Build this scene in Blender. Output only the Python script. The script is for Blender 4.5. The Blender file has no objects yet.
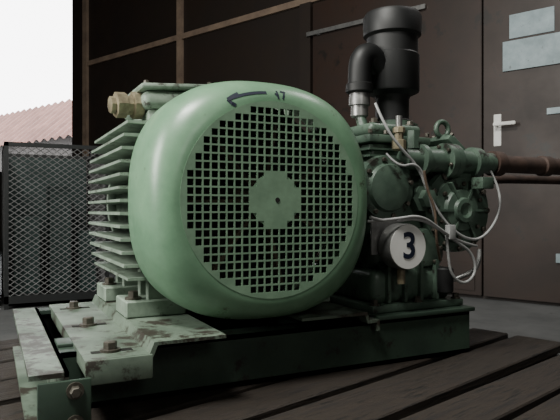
import bpy, bmesh, math, random
from mathutils import Vector, Matrix
from mathutils.bvhtree import BVHTree
random.seed(7)
C = bpy.context.scene.collection

# ---------------------------------------------------------------- materials
def mat(name, col, col2=None, rough=0.5, metal=0.0, scale=8.0, bump=0.0, spots=None, spot_thr=0.62, spot_scale=14, stretch=(1,1,1), rvar=0.15):
    m = bpy.data.materials.new(name); m.use_nodes = True
    nt = m.node_tree; N = nt.nodes; L = nt.links
    b = N["Principled BSDF"]
    b.inputs["Metallic"].default_value = metal
    tc = N.new("ShaderNodeTexCoord"); mp = N.new("ShaderNodeMapping")
    mp.inputs["Scale"].default_value = stretch
    L.new(tc.outputs["Object"], mp.inputs["Vector"])
    n = N.new("ShaderNodeTexNoise"); n.inputs["Scale"].default_value = scale; n.inputs["Detail"].default_value = 8
    n.inputs["Roughness"].default_value = 0.65
    L.new(mp.outputs[0], n.inputs["Vector"])
    r = N.new("ShaderNodeValToRGB")
    r.color_ramp.elements[0].position = 0.35; r.color_ramp.elements[1].position = 0.65
    r.color_ramp.elements[0].color = (*(col2 or [c*0.7 for c in col]), 1)
    r.color_ramp.elements[1].color = (*col, 1)
    L.new(n.outputs["Fac"], r.inputs["Fac"])
    out = r.outputs["Color"]
    if spots:
        n2 = N.new("ShaderNodeTexNoise"); n2.inputs["Scale"].default_value = spot_scale; n2.inputs["Detail"].default_value = 10
        n2.inputs["Roughness"].default_value = 0.75
        L.new(mp.outputs[0], n2.inputs["Vector"])
        r2 = N.new("ShaderNodeValToRGB")
        r2.color_ramp.elements[0].position = spot_thr; r2.color_ramp.elements[1].position = spot_thr + 0.06
        L.new(n2.outputs["Fac"], r2.inputs["Fac"])
        mx = N.new("ShaderNodeMixRGB"); mx.inputs["Color2"].default_value = (*spots, 1)
        L.new(r2.outputs["Color"], mx.inputs["Fac"]); L.new(out, mx.inputs["Color1"])
        out = mx.outputs["Color"]
    L.new(out, b.inputs["Base Color"])
    mr = N.new("ShaderNodeMapRange")
    mr.inputs["To Min"].default_value = min(1, rough + rvar); mr.inputs["To Max"].default_value = max(0.05, rough - rvar)
    L.new(n.outputs["Fac"], mr.inputs["Value"]); L.new(mr.outputs[0], b.inputs["Roughness"])
    if bump:
        bp = N.new("ShaderNodeBump"); bp.inputs["Strength"].default_value = bump; bp.inputs["Distance"].default_value = 0.01
        L.new(n.outputs["Fac"], bp.inputs["Height"]); L.new(bp.outputs[0], b.inputs["Normal"])
    return m

G_COVER = mat("paint_sage", (0.18,0.32,0.20), (0.115,0.225,0.135), 0.32, 0, 7, 0.04, (0.075,0.10,0.062), 0.61, 15)
G_GRILLE= mat("paint_sage_grille", (0.20,0.315,0.21), (0.135,0.22,0.145), 0.5, 0, 20)
G_BODY  = mat("paint_grey_green", (0.27,0.34,0.27), (0.13,0.175,0.135), 0.5, 0, 12, 0.1, (0.045,0.045,0.036), 0.57, 20)
G_LIGHT = mat("paint_pale_green", (0.145,0.19,0.145), (0.07,0.095,0.072), 0.5, 0, 9, 0.1, (0.03,0.026,0.02), 0.51, 12)
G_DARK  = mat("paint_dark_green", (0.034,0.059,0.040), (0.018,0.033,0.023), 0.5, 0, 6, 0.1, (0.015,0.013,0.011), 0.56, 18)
G_COMP  = mat("paint_compressor", (0.09,0.135,0.10), (0.045,0.073,0.054), 0.42, 0, 12, 0.15, (0.02,0.02,0.016), 0.55, 20)
BLACK   = mat("black_plastic", (0.0045,0.005,0.0052), None, 0.55, 0, 10)
INTER   = mat("fan_dark", (0.008,0.007,0.0055), None, 0.8, 0, 10)
FAN     = mat("fan_blade_dusty", (0.085,0.064,0.038), (0.032,0.025,0.016), 0.7, 0, 8)
STEEL   = mat("steel_dull", (0.32,0.32,0.31), (0.17,0.17,0.17), 0.4, 0.7, 30)
BOLT    = mat("bolt_oily", (0.12,0.11,0.09), (0.05,0.045,0.035), 0.45, 0.5, 40)
BRASS   = mat("brass_dirty", (0.33,0.29,0.19), (0.15,0.125,0.08), 0.45, 0.4, 30)
RUST    = mat("rust_pipe", (0.065,0.038,0.028), (0.028,0.018,0.014), 0.75, 0.1, 18, 0.3)
CABLE   = mat("cable_silver", (0.42,0.43,0.42), (0.30,0.30,0.30), 0.4, 0.2, 60)
COPPER  = mat("copper_line", (0.30,0.22,0.16), (0.17,0.12,0.09), 0.4, 0.5, 60)
WHITE   = mat("white_enamel", (0.78,0.78,0.75), (0.66,0.66,0.63), 0.4, 0, 12)
INK     = mat("black_ink", (0.005,0.010,0.028), None, 0.6, 0, 12)
WOOD    = mat("pallet_wood", (0.032,0.023,0.016), (0.010,0.0075,0.006), 0.62, 0, 6, 0.6, (0.007,0.006,0.005), 0.53, 6, (1,9,9))
CONC    = mat("concrete_floor", (0.115,0.118,0.117), (0.065,0.068,0.068), 0.65, 0, 3, 0.2, (0.03,0.03,0.03), 0.6, 6)
WALLM   = mat("wall_brown_board", (0.019,0.0115,0.0075), (0.011,0.007,0.005), 0.6, 0, 2.0, 0.05)
WALLP   = mat("wall_plaster_dark", (0.022,0.019,0.017), (0.015,0.013,0.012), 0.8, 0, 2.0, 0.05)
DOORM   = mat("door_brown", (0.029,0.0135,0.008), (0.016,0.0085,0.0055), 0.5, 0, 2.5, 0.04, (0.010,0.0065,0.0045), 0.56, 5)
TRIMM   = mat("trim_wood", (0.24,0.175,0.125), (0.14,0.10,0.075), 0.6, 0, 6, 0.1)
DARKM   = mat("dark_steel", (0.02,0.022,0.022), None, 0.5, 0.4, 10)
MESHM   = mat("mesh_wire", (0.24,0.24,0.24), (0.13,0.13,0.13), 0.5, 0.4, 20)
SIGNM   = mat("sign_tin", (0.27,0.34,0.36), (0.18,0.235,0.25), 0.45, 0.1, 9, 0.05, (0.11,0.13,0.13), 0.60, 20)
ROOFM   = mat("roof_rusty", (0.15,0.072,0.057), (0.095,0.046,0.037), 0.8, 0, 2)
DKGOODS = mat("machine_teal_dark", (0.014,0.034,0.030), None, 0.5, 0, 6)

# ---------------------------------------------------------------- helpers
def new_obj(name, bm, m, parent=None, smooth=False, mtx=None):
    me = bpy.data.meshes.new(name)
    bmesh.ops.recalc_face_normals(bm, faces=bm.faces[:])
    bm.to_mesh(me); bm.free()
    if m: me.materials.append(m)
    if smooth:
        for p in me.polygons: p.use_smooth = True
    o = bpy.data.objects.new(name, me); C.objects.link(o)
    if parent: o.parent = parent
    if mtx is not None: o.matrix_local = mtx
    if smooth == 'auto':
        md = o.modifiers.new("es", 'EDGE_SPLIT'); md.split_angle = math.radians(35)
    return o

def empty(name, loc=(0,0,0), rz=0):
    e = bpy.data.objects.new(name, None); C.objects.link(e)
    e.location = loc; e.rotation_euler = (0,0,rz); e.empty_display_size = 0.1
    return e

def add_box(bm, x0,x1,y0,y1,z0,z1, M=None):
    vs = [Vector((x,y,z)) for x in (x0,x1) for y in (y0,y1) for z in (z0,z1)]
    if M is not None: vs = [M @ v for v in vs]
    v = [bm.verts.new(c) for c in vs]
    for f in ((0,1,3,2),(4,6,7,5),(0,4,5,1),(2,3,7,6),(0,2,6,4),(1,5,7,3)):
        bm.faces.new([v[i] for i in f])

def box(name, b, m, parent=None, bev=0.0, M=None, seg=2):
    bm = bmesh.new(); add_box(bm, *b, M=M)
    if bev: bmesh.ops.bevel(bm, geom=bm.edges[:], offset=bev, segments=seg, affect='EDGES', profile=0.5)
    return new_obj(name, bm, m, parent, 'auto' if bev else False)

def frame_of(p0, p1):
    d = (Vector(p1)-Vector(p0)); L = d.length
    q = d.to_track_quat('Z','Y')
    return Matrix.Translation(p0) @ q.to_matrix().to_4x4(), L

def add_lathe(bm, prof, M, seg=32, cap=True):
    rings = []
    for (r,z) in prof:
        rings.append([bm.verts.new(M @ Vector((max(r,1e-4)*math.cos(2*math.pi*i/seg), max(r,1e-4)*math.sin(2*math.pi*i/seg), z))) for i in range(seg)])
    for a,b in zip(rings, rings[1:]):
        for i in range(seg):
            j=(i+1)%seg
            bm.faces.new((a[i],a[j],b[j],b[i]))
    if cap:
        bm.faces.new(rings[0]); bm.faces.new(rings[-1])

def lathe(name, p0, p1, prof, m, parent=None, seg=32):
    M,L = frame_of(p0,p1); bm = bmesh.new(); add_lathe(bm, prof, M, seg)
    return new_obj(name, bm, m, parent, 'auto')

def cyl(name, p0, p1, r, m, parent=None, seg=24, bev=0.0, r2=None):
    M,L = frame_of(p0,p1); r2 = r if r2 is None else r2
    if bev: prof=[(r-bev,0),(r,bev),(r2,L-bev),(r2-bev,L)]
    else: prof=[(r,0),(r2,L)]
    bm = bmesh.new(); add_lathe(bm, prof, M, seg)
    return new_obj(name, bm, m, parent, 'auto')

def tube(name, pts, r, m, parent=None, cyclic=False):
    cu = bpy.data.curves.new(name,'CURVE'); cu.dimensions='3D'; cu.bevel_depth=r; cu.bevel_resolution=4
    cu.use_fill_caps=True; cu.resolution_u=10
    sp = cu.splines.new('NURBS'); sp.points.add(len(pts)-1)
    for p,c in zip(sp.points, pts): p.co=(*c,1)
    sp.order_u=3; sp.use_endpoint_u=not cyclic; sp.use_cyclic_u=cyclic
    cu.materials.append(m)
    o=bpy.data.objects.new(name,cu); C.objects.link(o)
    if parent: o.parent=parent
    return o

def add_bolt(bm, p, n, r, h, washer=True):
    p=Vector(p); n=Vector(n).normalized()
    M,_=frame_of(p,p+n)
    if washer: add_lathe(bm,[(r*1.5,0),(r*1.5,h*0.25)],M,16)
    add_lathe(bm,[(r,h*0.2),(r,h*0.9),(r*0.8,h)],M@Matrix.Rotation(random.random(),4,'Z'),6)

def bolts(name, lst, m, parent, r=0.008, h=0.01, washer=False):
    bm=bmesh.new()
    for p,n in lst: add_bolt(bm,p,n,r,h,washer)
    return new_obj(name,bm,m,parent)

def ring_pts(c, r, n, ang0=0.0, axis='y'):
    out=[]
    for i in range(n):
        a=ang0+2*math.pi*i/n
        if axis=='y': out.append((c[0]+r*math.cos(a), c[1], c[2]+r*math.sin(a)))
        elif axis=='x': out.append((c[0], c[1]+r*math.cos(a), c[2]+r*math.sin(a)))
        else: out.append((c[0]+r*math.cos(a), c[1]+r*math.sin(a), c[2]))
    return out

def se(R,n,a):
    c,s=math.cos(a),math.sin(a)
    k=(abs(c)**n+abs(s)**n)**(-1.0/n)
    return R*k*c, R*k*s

# ================================================================ MOTOR
MZ=0.566; ZU=0.316     # shaft height, bracket top
motor = empty("electric_motor",(0.018,0,MZ))
bm=bmesh.new(); SEG=128
secs=[(0.1955,2,-0.010),(0.204,2.02,-0.0095),(0.212,2.08,-0.007),(0.221,2.2,-0.001),(0.230,2.32,0.008),(0.238,2.45,0.022),(0.244,2.55,0.042),(0.2475,2.6,0.07),(0.2485,2.6,0.12),(0.247,2.6,0.17),(0.243,2.6,0.185),(0.237,2.6,0.185),(0.239,2.6,0.13),(0.231,2.55,0.05),(0.213,2.2,0.01),(0.198,2,-0.005)]
rings=[]
for R,n,y in secs:
    k=1+0.02*min(1,max(0,(R-0.20)/0.04))
    rings.append([bm.verts.new((se(R,n,2*math.pi*i/SEG)[0]*k, y, se(R,n,2*math.pi*i/SEG)[1])) for i in range(SEG)])
for a,b in zip(rings,rings[1:]):
    for i in range(SEG):
        j=(i+1)%SEG; bm.faces.new((a[i],a[j],b[j],b[i]))
bvh=BVHTree.FromBMesh(bm)
cover=new_obj("fan_cover",bm,G_COVER,motor,True)

RG=0.196
bm=bmesh.new(); P=0.0160; H=0.0126; NC=13
xs=[]
for i in range(-NC,NC+1): xs += [i*P-H/2, i*P+H/2]
grid={}
def gv(i,j):
    if (i,j) not in grid:
        x,z=xs[i],xs[j]; r=math.hypot(x,z)
        if r>RG: x*=RG/r; z*=RG/r
        grid[(i,j)]=bm.verts.new((x,-0.0098,z))
    return grid[(i,j)]
n=len(xs)
for i in range(n-1):
    for j in range(n-1):
        rr=[math.hypot(xs[a],xs[b]) for a in (i,i+1) for b in (j,j+1)]
        if min(rr)>RG: continue
        if i%2==0 and j%2==0:
            cx=(xs[i]+xs[i+1])/2; cz=(xs[j]+xs[j+1])/2; d=math.hypot(cx,cz)
            if 3.2*P<d<0.186: continue
        try: bm.faces.new((gv(i,j),gv(i+1,j),gv(i+1,j+1),gv(i,j+1)))
        except ValueError: pass
g=new_obj("grille",bm,G_GRILLE,motor)
sd=g.modifiers.new("s",'SOLIDIFY'); sd.thickness=0.0022; sd.offset=0
cyl("hub_plate",(0,-0.0088,0),(0,-0.0072,0),0.0545,G_GRILLE,motor,48)
cyl("hub_hole",(0.004,-0.0120,0.0),(0.004,-0.009,0.0),0.005,INTER,motor,12)
def on_cover(x,z):
    h=bvh.ray_cast(Vector((x,-0.5,z)),Vector((0,1,0)))
    return (h[0].y if h[0] else -0.01)-0.0008
bm=bmesh.new()
def strip(pts,w):
    prev=None
    for k,(x,z) in enumerate(pts):
        a=pts[max(k-1,0)]; b=pts[min(k+1,len(pts)-1)]
        d=Vector((b[0]-a[0],b[1]-a[1])).normalized(); nx,nz=-d.y*w/2,d.x*w/2
        v1=bm.verts.new((x+nx,on_cover(x+nx,z+nz),z+nz)); v2=bm.verts.new((x-nx,on_cover(x-nx,z-nz),z-nz))
        if prev: bm.faces.new((prev[0],v1,v2,prev[1]))
        prev=(v1,v2)
arc=[(0.215*math.cos(math.radians(a))-0.007,0.213*math.sin(math.radians(a))) for a in range(93,116)]
strip(arc,0.006)
e=arc[-1]
strip([(e[0]+0.020,e[1]+0.013),(e[0]+0.009,e[1]+0.007),(e[0]-0.003,e[1]-0.001)],0.007)
strip([(e[0]+0.013,e[1]-0.012),(e[0]+0.005,e[1]-0.008),(e[0]-0.003,e[1]-0.001)],0.007)
strip([(0.000,0.213),(0.005,0.208)],0.004); strip([(0.005,0.219),(0.006,0.211),(0.007,0.202)],0.004)
strip([(0.013,0.218),(0.022,0.217)],0.004); strip([(0.023,0.219),(0.020,0.211),(0.017,0.202)],0.004)
new_obj("painted_rotation_arrow",bm,INK,motor)

cyl("inner_shield",(0,0.145,0),(0,0.16,0),0.225,INTER,motor,48)
lathe("bearing_cap",(0,0.08,0),(0,0.15,0),[(0.03,0),(0.05,0.01),(0.06,0.07)],FAN,motor)
bm=bmesh.new()
for k in range(7):
    M=Matrix.Rotation(k*2*math.pi/7+0.3,4,'Y')
    add_box(bm,0.04,0.18,0.05,0.12,-0.004,0.004,M@Matrix.Rotation(0.12,4,'Y'))
new_obj("fan",bm,FAN,motor)
lathe("stator_body",(0,0.155,0),(0,0.64,0),[(0.19,0),(0.197,0.02),(0.197,0.43),(0.185,0.445),(0.17,0.46),(0.08,0.48),(0.06,0.485)],G_BODY,motor,64)
cyl("shaft",(0,0.62,0),(0,0.72,0),0.024,STEEL,motor)
bm=bmesh.new()
def fin(xa,xb,z,side,y0=0.175,y1=0.60):
    t0,t1=0.0055,0.0030
    def V(a,b,y):
        if side in 'lr': return (a,y,b)
        return (b,y,a)
    pr=[(xa,z-t0),(xb,z-t1),(xb,z+t1),(xa,z+t0)]
    A=[bm.verts.new(V(a,b,y0)) for a,b in pr]; B=[bm.verts.new(V(a,b,y1)) for a,b in pr]
    bm.faces.new(A); bm.faces.new(B)
    for i in range(4): bm.faces.new((A[i],A[(i+1)%4],B[(i+1)%4],B[i]))
for k in range(-6,7):
    z=k*0.0275
    R=0.268; nn=3.4
    o=R*max(0,(1-(abs(z)/R)**nn))**(1/nn)
    i=math.sqrt(max(0,0.195**2-z*z))-0.006
    fin(-i,-o,z,'l'); fin(i,o*0.95,z,'r')
    if abs(k)<6:
        fin(i,o*(0.90 if k>2 else 0.81),z,'t')
        fin(-i,-o*0.85,z,'b')
new_obj("cooling_fins",bm,G_BODY,motor)
lathe("drive_end_shield",(0,0.60,0),(0,0.64,0),[(0.20,0),(0.215,0.004),(0.215,0.028),(0.19,0.04)],G_BODY,motor,64)
FZ=ZU+0.0005-MZ
for s,nm in ((-1,"left"),(1,"right")):
    bm=bmesh.new()
    xa,xb=sorted((s*0.12,s*0.252))
    add_box(bm,xa,xb,0.19,0.30,FZ,FZ+0.036)
    add_box(bm,xa,xb,0.44,0.56,FZ,FZ+0.036)
    xa2,xb2=sorted((s*0.10,s*0.205))
    for yy in (0.20,0.275,0.45,0.535):
        add_box(bm,xa2,xb2,yy,yy+0.015,FZ+0.03,-0.13)
    add_box(bm,*sorted((s*0.10,s*0.125)),0.19,0.56,FZ+0.015,-0.12)
    bmesh.ops.bevel(bm,geom=bm.edges[:],offset=0.003,segments=1,affect='EDGES')
    new_obj("foot_"+nm,bm,G_BODY,motor)
    bolts("foot_bolts_"+nm,[((s*0.230,0.222,FZ+0.036),(0,0,1)),((s*0.230,0.5,FZ+0.036),(0,0,1))],BOLT,motor,0.012,0.018,True)
tb=Matrix.Translation((-0.118,0.335,0.190))@Matrix.Rotation(math.radians(-4),4,'Y')
box("terminal_box_base",(-0.075,0.075,-0.10,0.11,-0.05,0.02),G_BODY,motor,0.008,tb)
box("terminal_box_body",(-0.085,0.085,-0.11,0.12,0.02,0.060),G_BODY,motor,0.014,tb,3)
box("terminal_box_lid",(-0.09,0.09,-0.115,0.125,0.061,0.076),G_BODY,motor,0.007,tb)
bolts("terminal_box_screws",[(tb@Vector((x,y,0.076)),tb.to_3x3()@Vector((0,0,1))) for x in (-0.074,0.074) for y in (-0.098,0.108)],BOLT,motor,0.006,0.007)
gp=tb@Vector((-0.08,-0.055,0.034)); gd=tb.to_3x3()@Vector((-1,-0.1,0.0))
lathe("cable_gland",gp,gp+gd,[(0.031,0),(0.031,0.020),(0.022,0.022),(0.022,0.034),(0.029,0.036),(0.029,0.058),(0.019,0.060),(0.019,0.070),(0.010,0.072)],BRASS,motor,8)
tube("lifting_eye",[(0.05,0.36,0.225),(0.05,0.34,0.265),(0.05,0.36,0.28),(0.05,0.39,0.265),(0.05,0.37,0.225)],0.008,G_BODY,motor)

# ================================================================ BASE FRAME
ZT=0.290; ZB=0.186
base=empty("machine_base_frame",(0,0,0))
def channel_x(name,x0,x1,yf,m,flip=1):
    bm=bmesh.new()
    add_box(bm,x0,x1,*sorted((yf,yf+flip*0.007)),ZB,ZT)
    add_box(bm,x0,x1,*sorted((yf,yf+flip*0.06)),ZT-0.009,ZT)
    add_box(bm,x0,x1,*sorted((yf,yf+flip*0.06)),ZB,ZB+0.009)
    return new_obj(name,bm,m,base)
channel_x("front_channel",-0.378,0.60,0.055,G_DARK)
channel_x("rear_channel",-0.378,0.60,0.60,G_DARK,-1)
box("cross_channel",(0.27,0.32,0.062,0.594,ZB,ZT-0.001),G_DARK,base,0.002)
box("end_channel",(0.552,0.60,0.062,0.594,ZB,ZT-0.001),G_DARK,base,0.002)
bm=bmesh.new()
add_box(bm,-0.385,-0.378,-0.075,0.60,ZB,ZT)
add_box(bm,-0.437,-0.378,-0.075,0.60,ZT-0.008,ZT)
add_box(bm,-0.437,-0.378,-0.075,0.60,ZB,ZB+0.008)
new_obj("left_end_rail",bm,G_LIGHT,base)
box("rail_end_plate",(-0.425,-0.345,-0.083,-0.075,ZB+0.002,ZT-0.012),G_DARK,base,0.002)
bolts("rail_bolts",[((-0.37,-0.083,0.262),(0,-1,0)),((-0.37,-0.083,0.21),(0,-1,0))],BOLT,base,0.009,0.016,True)
box("tie_plate",(-0.378,-0.30,0.10,0.16,ZT,ZT+0.006),G_DARK,base,0.001)
box("compressor_ledge",(0.31,0.61,0.045,0.5,ZT,ZT+0.010),G_DARK,base,0.002)

def zplate(name,s,y0,y1,xo=0.350,xm=0.242):
    prof=[(xo,ZT-0.018),(xo,ZT+0.007),(xm,ZT+0.007),(xm-0.008,ZU),(0.10,ZU)]
    low=[(xo-0.007,ZT-0.018),(xo-0.007,ZT+0.0005),(xm-0.006,ZT+0.0005),(xm-0.014,ZU-0.006),(0.10,ZU-0.006)]
    bm=bmesh.new(); A=[];B=[]
    for y,lst in ((y0,A),(y1,B)):
        lst.append([bm.verts.new((s*x,y,z)) for x,z in prof]); lst.append([bm.verts.new((s*x,y,z)) for x,z in low])
    for i in range(len(prof)-1):
        bm.faces.new((A[0][i],A[0][i+1],B[0][i+1],B[0][i]))
        bm.faces.new((A[1][i],A[1][i+1],B[1][i+1],B[1][i]))
        bm.faces.new((A[0][i],A[0][i+1],A[1][i+1],A[1][i]))
        bm.faces.new((B[0][i],B[0][i+1],B[1][i+1],B[1][i]))
    bm.faces.new((A[0][0],A[1][0],B[1][0],B[0][0])); bm.faces.new((A[0][-1],A[1][-1],B[1][-1],B[0][-1]))
    return new_obj(name,bm,G_LIGHT,base)
zplate("motor_bracket_left",-1,-0.045,0.59)
zplate("motor_bracket_right",1,0.03,0.59,0.302,0.276)
box("bracket_front_lip",(-0.350,-0.238,-0.052,-0.045,ZT-0.034,ZT+0.007),G_LIGHT,base,0.002)
bm=bmesh.new()
for yy in (0.005,0.26,0.50): add_box(bm,-0.333,-0.262,yy-0.009,yy+0.009,ZT+0.0065,ZT+0.0076)
new_obj("bracket_slots",bm,INTER,base)
bolts("bracket_bolts",[((-0.300,0.005,ZT+0.007),(0,0,1)),((-0.300,0.26,ZT+0.007),(0,0,1)),((-0.300,0.50,ZT+0.007),(0,0,1))],BOLT,base,0.012,0.018,True)

# ================================================================ COMPRESSOR
comp=empty("reciprocating_compressor",(0,0,0))
CB=ZT+0.0105
box("sump",(0.335,0.585,0.10,0.42,CB+0.015,0.40),G_COMP,comp,0.02,None,3)
box("mounting_flange",(0.315,0.60,0.075,0.45,CB,CB+0.018),G_COMP,comp,0.004)
bolts("mounting_bolts",[((x,0.088,CB+0.018),(0,0,1)) for x in (0.33,0.46,0.585)],BOLT,comp,0.008,0.014,True)
box("crankcase",(0.345,0.60,0.12,0.42,0.38,0.64),G_COMP,comp,0.05,None,4)
bm=bmesh.new()
for x in (0.37,0.42,0.47,0.52):
    add_box(bm,x,x+0.009,0.088,0.13,CB+0.02,0.42)
new_obj("crankcase_ribs",bm,G_COMP,comp)
lathe("bearing_housing",(0.60,0.065,0.545),(0.60,0.40,0.545),[(0.012,0.006),(0.020,0),(0.030,0.001),(0.034,0.010),(0.052,0.012),(0.058,0.020),(0.084,0.022),(0.086,0.028),(0.108,0.030),(0.110,0.048),(0.095,0.05),(0.095,0.33)],G_COMP,comp,48)
bolts("housing_bolts",[(p,(0,-1,0)) for p in ring_pts((0.60,0.095,0.545),0.098,12)],BOLT,comp,0.007,0.010)
bolts("seal_bolts",[(p,(0,-1,0)) for p in ring_pts((0.60,0.087,0.545),0.070,6,0.4)],BOLT,comp,0.006,0.009)
bm=bmesh.new()
for k in range(6):
    M=Matrix.Translation((0.60,0,0.545))@Matrix.Rotation(k*math.pi/3,4,'Y')
    add_box(bm,0.03,0.082,0.073,0.09,-0.003,0.003,M)
new_obj("housing_webs",bm,G_COMP,comp)
lathe("valve_cover_round",(0.372,0.075,0.60),(0.372,0.2,0.60),[(0.03,0),(0.055,0.006),(0.06,0.016),(0.078,0.018),(0.080,0.038),(0.070,0.04),(0.07,0.12)],G_COMP,comp,40)
bolts("valve_cover_bolts",[(p,(0,-1,0)) for p in ring_pts((0.372,0.093,0.60),0.069,8,0.2)],BOLT,comp,0.006,0.009)
lathe("handhole_cover",(0.50,0.095,0.45),(0.50,0.13,0.45),[(0.03,0),(0.046,0.004),(0.05,0.012),(0.05,0.03)],G_COMP,comp,32)
bolts("handhole_bolts",[(p,(0,-1,0)) for p in ring_pts((0.50,0.097,0.45),0.04,6)],BOLT,comp,0.005,0.008)
lathe("oil_pump",(0.487,0.07,0.575),(0.487,0.15,0.575),[(0.012,0),(0.024,0.002),(0.024,0.02),(0.036,0.022),(0.036,0.05),(0.03,0.08)],G_COMP,comp,6)
cyl("oil_filter",(0.545,0.085,0.335),(0.545,0.085,0.40),0.022,BLACK,comp,24,0.004)
box("cylinder_block",(0.355,0.53,0.14,0.38,0.62,0.715),G_COMP,comp,0.012,None,3)
bm=bmesh.new()
for zz in (0.645,0.662,0.679,0.696):
    add_box(bm,0.348,0.537,0.133,0.387,zz,zz+0.005)
new_obj("block_fins",bm,G_COMP,comp)
box("cylinder_head",(0.345,0.54,0.13,0.39,0.715,0.735),G_COMP,comp,0.004)
box("head_cover",(0.36,0.525,0.145,0.375,0.735,0.768),G_COMP,comp,0.014,None,3)
bolts("head_bolts",[((x,y,0.735),(0,0,1)) for x in (0.352,0.40,0.445,0.49,0.533) for y in (0.137,0.383)],BOLT,comp,0.006,0.012)
bolts("cover_bolts",[((x,y,0.768),(0,0,1)) for x in (0.385,0.50) for y in (0.165,0.355)],BOLT,comp,0.009,0.012,True)
lathe("intake_flange",(0.507,0.25,0.768),(0.507,0.25,0.79),[(0.07,0),(0.07,0.012),(0.058,0.014),(0.058,0.02)],G_COMP,comp,32)
Mv=Matrix.Translation((0.60,0.25,0.62))@Matrix.Rotation(math.radians(38),4,'Y')
box("side_bank",(-0.06,0.06,-0.11,0.12,-0.05,0.09),G_COMP,comp,0.012,Mv,3)
box("side_bank_head",(-0.072,0.072,-0.12,0.13,0.09,0.108),G_COMP,comp,0.004,Mv)
box("side_bank_cover",(-0.055,0.055,-0.105,0.115,0.108,0.125),G_COMP,comp,0.008,Mv,3)
bolts("side_bank_bolts",[(Mv@Vector((x,y,0.108)),Mv.to_3x3()@Vector((0,0,1))) for x in (-0.063,0.063) for y in (-0.11,-0.04,0.04,0.12)],BOLT,comp,0.006,0.010)
lathe("suction_manifold",(0.42,0.10,0.672),(0.72,0.10,0.672),[(0.018,0),(0.026,0.004),(0.026,0.05),(0.040,0.052),(0.040,0.066),(0.028,0.068),(0.030,0.13),(0.046,0.132),(0.046,0.15),(0.043,0.1505),(0.046,0.151),(0.046,0.168),(0.032,0.17),(0.030,0.225),(0.04,0.227),(0.04,0.25),(0.028,0.252),(0.028,0.30)],G_COMP,comp,32)
cyl("manifold_riser",(0.50,0.10,0.672),(0.50,0.2,0.672),0.026,G_COMP,comp)
bolts("manifold_bolts",[(p,(-1,0,0)) for p in ring_pts((0.552,0.10,0.672),0.038,6,0.3,'x')],BOLT,comp,0.005,0.009)
cyl("valve_stem",(0.40,0.085,0.705),(0.40,0.085,0.775),0.008,STEEL,comp)
lathe("stop_valve",(0.40,0.085,0.69),(0.40,0.085,0.80),[(0.012,0),(0.017,0.004),(0.017,0.025),(0.011,0.028),(0.011,0.042),(0.015,0.044),(0.015,0.056),(0.007,0.06)],BRASS,comp,8)
cyl("valve_bonnet",(0.46,0.105,0.70),(0.46,0.105,0.745),0.016,G_COMP,comp,6)
cyl("eyebolt_shank",(0.615,0.17,0.70),(0.615,0.17,0.742),0.009,G_COMP,comp)
bm=bmesh.new()
for i in range(28):
    a=2*math.pi*i/28
    for j in range(10):
        b=2*math.pi*j/10; rr=0.021+0.007*math.cos(b)
        bm.verts.new((0.615+rr*math.cos(a),0.17+0.007*math.sin(b),0.766+rr*math.sin(a)))
bm.verts.ensure_lookup_table()
for i in range(28):
    for j in range(10):
        bm.faces.new([bm.verts[k] for k in (i*10+j,((i+1)%28)*10+j,((i+1)%28)*10+(j+1)%10,i*10+(j+1)%10)])
new_obj("eyebolt_ring",bm,G_COMP,comp,True)
cx,cy=0.507,0.25
lathe("intake_silencer",(cx,cy,0.765),(cx,cy,1.11),[(0.055,0),(0.055,0.025),(0.046,0.03),(0.046,0.085),(0.050,0.095),(0.072,0.105),(0.074,0.11),(0.074,0.205),(0.070,0.21),(0.070,0.255),(0.079,0.262),(0.081,0.31),(0.074,0.322),(0.064,0.322),(0.06,0.29)],BLACK,comp,48)
tube("intake_branch",[(cx-0.03,cy-0.01,0.905),(cx-0.075,cy-0.02,0.965),(cx-0.118,cy-0.02,0.955),(cx-0.123,cy-0.02,0.90),(cx-0.123,cy-0.02,0.86)],0.031,BLACK,comp)
cyl("branch_collar",(cx-0.123,cy-0.02,0.855),(cx-0.123,cy-0.02,0.88),0.036,BLACK,comp,32,0.003)
lathe("branch_fitting",(cx-0.123,cy-0.02,0.79),(cx-0.123,cy-0.02,0.86),[(0.018,0),(0.023,0.004),(0.023,0.03),(0.028,0.032),(0.028,0.05),(0.025,0.067)],STEEL,comp,24)
tube("branch_line",[(cx-0.123,cy-0.02,0.80),(cx-0.123,cy-0.04,0.76),(cx-0.12,cy-0.05,0.70),(cx-0.12,cy-0.05,0.66)],0.014,G_COMP,comp)
gx,gy,gz=0.383,0.030,0.460
lathe("gauge_case",(gx,gy,gz),(gx,gy+0.1,gz),[(0.050,0.002),(0.0525,0),(0.054,0.004),(0.054,0.042),(0.04,0.05),(0.01,0.055)],STEEL,comp,40)
cyl("gauge_face",(gx,gy-0.0015,gz),(gx,gy+0.004,gz),0.0515,WHITE,comp,40)
cyl("gauge_mount",(gx,gy+0.05,gz),(gx,0.12,gz),0.012,STEEL,comp)
cyl("gauge_stem",(gx-0.005,gy+0.02,gz-0.088),(gx-0.005,gy+0.02,gz-0.048),0.010,BRASS,comp,8)
box("gauge_bracket",(gx-0.068,gx+0.0,gy+0.05,gy+0.056,gz-0.02,gz+0.06),STEEL,comp,0.001)
tc=bpy.data.curves.new("gauge_numeral",'FONT'); tc.body="3"; tc.size=0.086; tc.align_x='CENTER'; tc.align_y='CENTER'; tc.extrude=0.0005; tc.offset=0.0014
tc.materials.append(INK)
to=bpy.data.objects.new("gauge_numeral",tc); C.objects.link(to); to.parent=comp
to.location=(gx+0.002,gy-0.0025,gz); to.rotation_euler=(math.pi/2,0,0)
tube("capillary_1",[(0.33,0.085,0.80),(0.34,0.06,0.74),(0.38,0.05,0.69),(0.43,0.05,0.65),(0.46,0.045,0.58),(0.50,0.04,0.52),(0.56,0.035,0.475),(0.63,0.04,0.47),(0.70,0.05,0.53),(0.715,0.06,0.60),(0.70,0.08,0.65)],0.0034,CABLE,comp)
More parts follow.
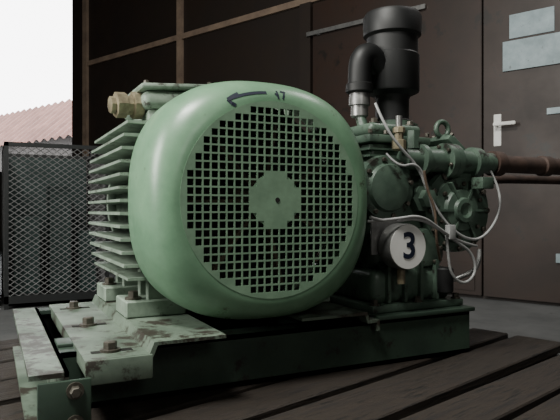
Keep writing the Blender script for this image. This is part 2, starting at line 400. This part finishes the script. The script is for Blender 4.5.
tube("capillary_2",[(0.44,0.04,0.64),(0.45,0.045,0.60),(0.475,0.04,0.55),(0.485,0.05,0.49),(0.50,0.06,0.45),(0.53,0.085,0.42)],0.0033,COPPER,comp)
tube("cable_1",[(0.275,0.03,0.53),(0.33,0.03,0.515),(0.40,0.02,0.53),(0.47,0.02,0.50),(0.53,0.03,0.47),(0.585,0.03,0.44),(0.60,0.03,0.39),(0.56,0.03,0.36),(0.515,0.03,0.385),(0.505,0.03,0.44),(0.50,0.03,0.49)],0.0036,CABLE,comp)
tube("cable_2",[(0.275,0.04,0.52),(0.34,0.02,0.525),(0.41,0.015,0.535),(0.48,0.02,0.495),(0.55,0.03,0.465),(0.61,0.04,0.455)],0.0034,CABLE,comp)
tube("cable_3",[(0.35,0.07,0.68),(0.37,0.05,0.645),(0.42,0.045,0.66),(0.45,0.045,0.62),(0.47,0.05,0.56),(0.50,0.06,0.50)],0.003,CABLE,comp)
tube("oil_line",[(0.55,0.09,0.36),(0.58,0.05,0.38),(0.63,0.05,0.40),(0.66,0.08,0.44)],0.006,STEEL,comp)
box("junction_block",(0.62,0.66,0.03,0.07,0.60,0.63),G_COMP,comp,0.003)
box("cable_tie_block",(0.50,0.52,0.018,0.035,0.475,0.51),CABLE,comp,0.002)

pipe=empty("rusty_service_pipe",(0,0,0))
lathe("pipe_upper",(0.724,0.10,0.672),(2.84,0.10,0.672),[(0.034,0),(0.034,0.03),(0.024,0.034),(0.024,0.19),(0.029,0.194),(0.029,0.225),(0.024,0.23),(0.024,2.11)],RUST,pipe,24)
pipe2=empty("rusty_service_pipe.001",(0,0,0))
tube("pipe_lower",[(0.724,0.20,0.60),(0.75,0.20,0.60),(0.80,0.20,0.635),(0.95,0.20,0.64),(1.6,0.20,0.64),(2.80,0.20,0.64)],0.013,RUST,pipe2)

# ================================================================ PALLET
pal=empty("wooden_pallet",(0.10,0.20,0),math.radians(16))
bm=bmesh.new(); y=-0.80
while y<0.62:
    w=random.uniform(0.095,0.14); e=random.uniform(-0.03,0.04)
    M=Matrix.Rotation(random.uniform(-0.010,0.010),4,'Z')@Matrix.Rotation(random.uniform(-0.004,0.004),4,'X')
    add_box(bm,-0.62+e,0.70+e,y,y+w,0.160,0.1835,M); y+=w+random.uniform(0.015,0.04)
bmesh.ops.bevel(bm,geom=bm.edges[:],offset=0.003,segments=1,affect='EDGES')
new_obj("deck_boards",bm,WOOD,pal)
bm=bmesh.new()
for x in (-0.58,-0.05,0.60):
    add_box(bm,x,x+0.09,-0.78,0.6,0.022,0.158)
for yy in (-0.78,-0.1,0.5):
    add_box(bm,-0.60,0.70,yy,yy+0.1,0.0,0.02)
new_obj("stringers",bm,WOOD,pal)

# ================================================================ WIRE MESH CRATES
def crate(name,x0,x1,y0,y1,h):
    r=empty(name,((x0+x1)/2,(y0+y1)/2,0)); W=(x1-x0)/2; D=(y1-y0)/2
    bm=bmesh.new(); t=0.022
    for sx in (-W,W-t):
        for sy in (-D,D-t): add_box(bm,sx,sx+t,sy,sy+t,0,h)
    for z in (0.05,h-t):
        add_box(bm,-W,W,-D,-D+t,z,z+t); add_box(bm,-W,W,D-t,D,z,z+t)
        add_box(bm,-W,-W+t,-D,D,z,z+t); add_box(bm,W-t,W,-D,D,z,z+t)
    add_box(bm,-W,W,-D,D,0.03,0.05)
    new_obj("crate_frame",bm,DARKM,r)
    bm=bmesh.new()
    def panel(O,U,L):
        H0,H1=0.06,h-0.015; s=0.72; step=0.044; wd=0.0038
        HH=H1-H0
        for sg in (1,-1):
            c=-HH/s if sg>0 else 0
            end=L if sg>0 else L+HH/s
            while c<end:
                lo=0.0;hi=HH
                if sg>0:
                    lo=max(lo,(0-c)*s); hi=min(hi,(L-c)*s)
                else:
                    lo=max(lo,(c-L)*s); hi=min(hi,c*s)
                if hi-lo>0.01:
                    a=O+U*(c+sg*lo/s)+Vector((0,0,H0+lo)); b=O+U*(c+sg*hi/s)+Vector((0,0,H0+hi))
                    M,Ln=frame_of(a,b)
                    add_lathe(bm,[(wd*0.6,0),(wd*0.6,Ln)],M,4,False)
                c+=step
    panel(Vector((-W,-D+0.004,0)),Vector((1,0,0)),2*W)
    panel(Vector((-W,D-0.004,0)),Vector((1,0,0)),2*W)
    panel(Vector((-W+0.004,-D,0)),Vector((0,1,0)),2*D)
    panel(Vector((W-0.004,-D,0)),Vector((0,1,0)),2*D)
    new_obj("crate_mesh",bm,MESHM,r)
    bm=bmesh.new()
    add_box(bm,-W+0.04,W-0.04,D-0.12,D-0.10,0.052,h-0.03)
    add_box(bm,-W+0.06,-W+0.20,-D+0.25,D-0.2,0.052,h*0.55)
    add_box(bm,-W+0.26,-W+0.38,-D+0.3,D-0.2,0.052,h*0.75)
    add_box(bm,W-0.13,W-0.04,-D+0.22,D-0.2,0.052,h*0.45)
    new_obj("stored_panels",bm,DKGOODS,r)
    return r
crate("wire_mesh_crate",-0.42,0.14,2.45,3.2,0.92)
crate("wire_mesh_crate",-1.10,-0.46,2.50,3.25,0.90)

# ================================================================ ROOM (own axes: u along back wall, v into the room)
UD=Vector((-0.404,0.915,0)).normalized(); VD=Vector((-UD.y,UD.x,0))
O=Vector((2.273,1.4865,0))
RM=Matrix(((UD.x,VD.x,0,O.x),(UD.y,VD.y,0,O.y),(0,0,1,0),(0,0,0,1)))
def rbox(name,bl,m,parent=None,bev=0):
    bm=bmesh.new()
    for b in bl: add_box(bm,*b)
    if bev: bmesh.ops.bevel(bm,geom=bm.edges[:],offset=bev,segments=2,affect='EDGES')
    o=new_obj(name,bm,m,parent)
    if not parent: o.matrix_world=RM
    return o
CE=3.7
rbox("floor",[(-3.5,7.8,-0.2,6.2,-0.1,0)],CONC)
rbox("ceiling",[(-3.5,7.8,-0.2,6.2,CE,CE+0.1)],WALLP)
rbox("wall_back",[(-3.5,4.78,-0.15,0,0,CE),(4.78,6.9,-0.15,0,0,1.0),(4.78,6.9,-0.15,0,3.55,CE),(6.9,7.8,-0.15,0,0,CE)],WALLM)
rbox("wall_left",[(7.65,7.8,0,6.05,0,CE)],WALLP)
rbox("wall_right",[(-3.5,-3.35,0,6.05,0,CE)],WALLP)
rbox("wall_front",[(-3.5,7.8,6.05,6.2,0,CE)],WALLP)
def rempty(name):
    e=bpy.data.objects.new(name,None); C.objects.link(e); e.matrix_world=RM; return e
w=rempty("window_1")
rbox("window_frame",[(4.78,4.84,-0.12,-0.04,1.0,3.55),(6.84,6.9,-0.12,-0.04,1.0,3.55),(4.84,6.84,-0.12,-0.04,1.0,1.06),(4.84,6.84,-0.12,-0.04,3.49,3.55)],DARKM,w)
rbox("trim_1",[(-3.3,4.5,0,0.025,2.12,2.17)],TRIMM)
rbox("trim_2",[(2.88,2.95,0,0.027,0,2.12),(2.88,2.95,0,0.027,2.17,3.6)],TRIMM)
rbox("trim_3",[(4.44,4.52,0,0.03,0,3.6)],TRIMM)
rbox("trim_4",[(1.40,1.50,0,0.04,0,2.12)],WALLM)
rbox("baseboard_back",[(1.5,4.78,0,0.02,0,0.12)],WALLP)
d1=rempty("door_1")
rbox("leaf",[(0.10,1.38,0.0,0.035,0.02,2.10)],DOORM,d1,0.003)
rbox("kick_rail",[(0.14,1.34,0.035,0.042,0.05,0.22)],DOORM,d1)
rbox("locking_bar",[(0.46,1.42,0.05,0.062,1.855,1.885),(0.55,0.58,0.03,0.05,1.85,1.89),(1.30,1.33,0.03,0.05,1.85,1.89)],STEEL,d1)
d2=rempty("door_2")
rbox("leaf",[(-0.95,0.085,0.0,0.04,0.02,2.10)],DOORM,d2,0.003)
rbox("handle_plate",[(-0.022,0.022,0.04,0.046,0.93,1.12)],WHITE,d2,0.002)
rbox("handle_lever",[(-0.12,0.008,0.085,0.10,1.045,1.065),(-0.008,0.008,0.046,0.09,1.045,1.065)],WHITE,d2,0.003)
rbox("small_label",[(-0.42,-0.28,0.04,0.05,1.09,1.125),(-0.40,-0.33,0.04,0.06,0.25,0.30)],SIGNM,d2)
sg=rempty("tin_notice_sign")
rbox("upper_plate",[(-0.318,-0.07,0.04,0.045,1.56,1.70)],SIGNM,sg)
rbox("lower_plate",[(-0.42,-0.034,0.046,0.052,1.37,1.545)],SIGNM,sg)

sh=rempty("rusty_roof_shed")
rbox("shed_walls",[(4.5,16.5,-5.5,-3.2,-0.5,2.2)],WALLP,sh)
bm=bmesh.new(); n=300; A=[];B=[]
for i in range(n+1):
    u=4.2+12.8*i/n; dz=0.035*math.sin(i*0.8)
    A.append(bm.verts.new((u,-3.0,2.10+dz))); B.append(bm.verts.new((u,-4.4,3.35+dz)))
for i in range(n): bm.faces.new((A[i],A[i+1],B[i+1],B[i]))
new_obj("corrugated_roof",bm,ROOFM,sh)
rbox("ground_outside",[(2,20,-12,-0.2,-0.6,-0.5)],CONC)

# ================================================================ LIGHT
wd=bpy.data.worlds.new("overcast_sky"); bpy.context.scene.world=wd; wd.use_nodes=True
bg=wd.node_tree.nodes["Background"]; bg.inputs["Color"].default_value=(0.98,0.97,0.98,1); bg.inputs["Strength"].default_value=8.0
def area(name,loc,target,sx,sy,e,col=(1,1,1)):
    l=bpy.data.lights.new(name,'AREA'); l.shape='RECTANGLE'; l.size=sx; l.size_y=sy; l.energy=e; l.color=col
    o=bpy.data.objects.new(name,l); C.objects.link(o); o.location=loc
    o.rotation_euler=(Vector(target)-Vector(loc)).to_track_quat('-Z','Y').to_euler()
area("skylight_lamp",(-1.3,-0.6,3.1),(0,0.2,0.5),0.9,0.6,140,(1,0.99,0.93))
area("side_window_lamp",(-2.4,0.3,1.5),(0,0.2,0.5),0.8,1.2,85,(1,0.985,0.93))
area("front_fill",(-0.3,-3.2,1.9),(0.4,0.3,0.4),1.0,0.8,19,(1,0.98,0.92))  # added soft fill from the camera side, not a fixture of the hall
area("floor_fill",(2.0,0.2,3.2),(1.9,1.1,0.0),0.8,0.6,26,(1.0,0.97,0.94))  # added light to brighten the floor by the doors, no real fixture

# ================================================================ CAMERA
cd=bpy.data.cameras.new("camera"); cd.sensor_width=36; cd.lens=37.1; cd.clip_start=0.02
co=bpy.data.objects.new("camera",cd); C.objects.link(co)
co.location=(-0.49,-1.04,0.546); co.rotation_euler=(math.pi/2,0,math.radians(-26.7))
bpy.context.scene.camera=co
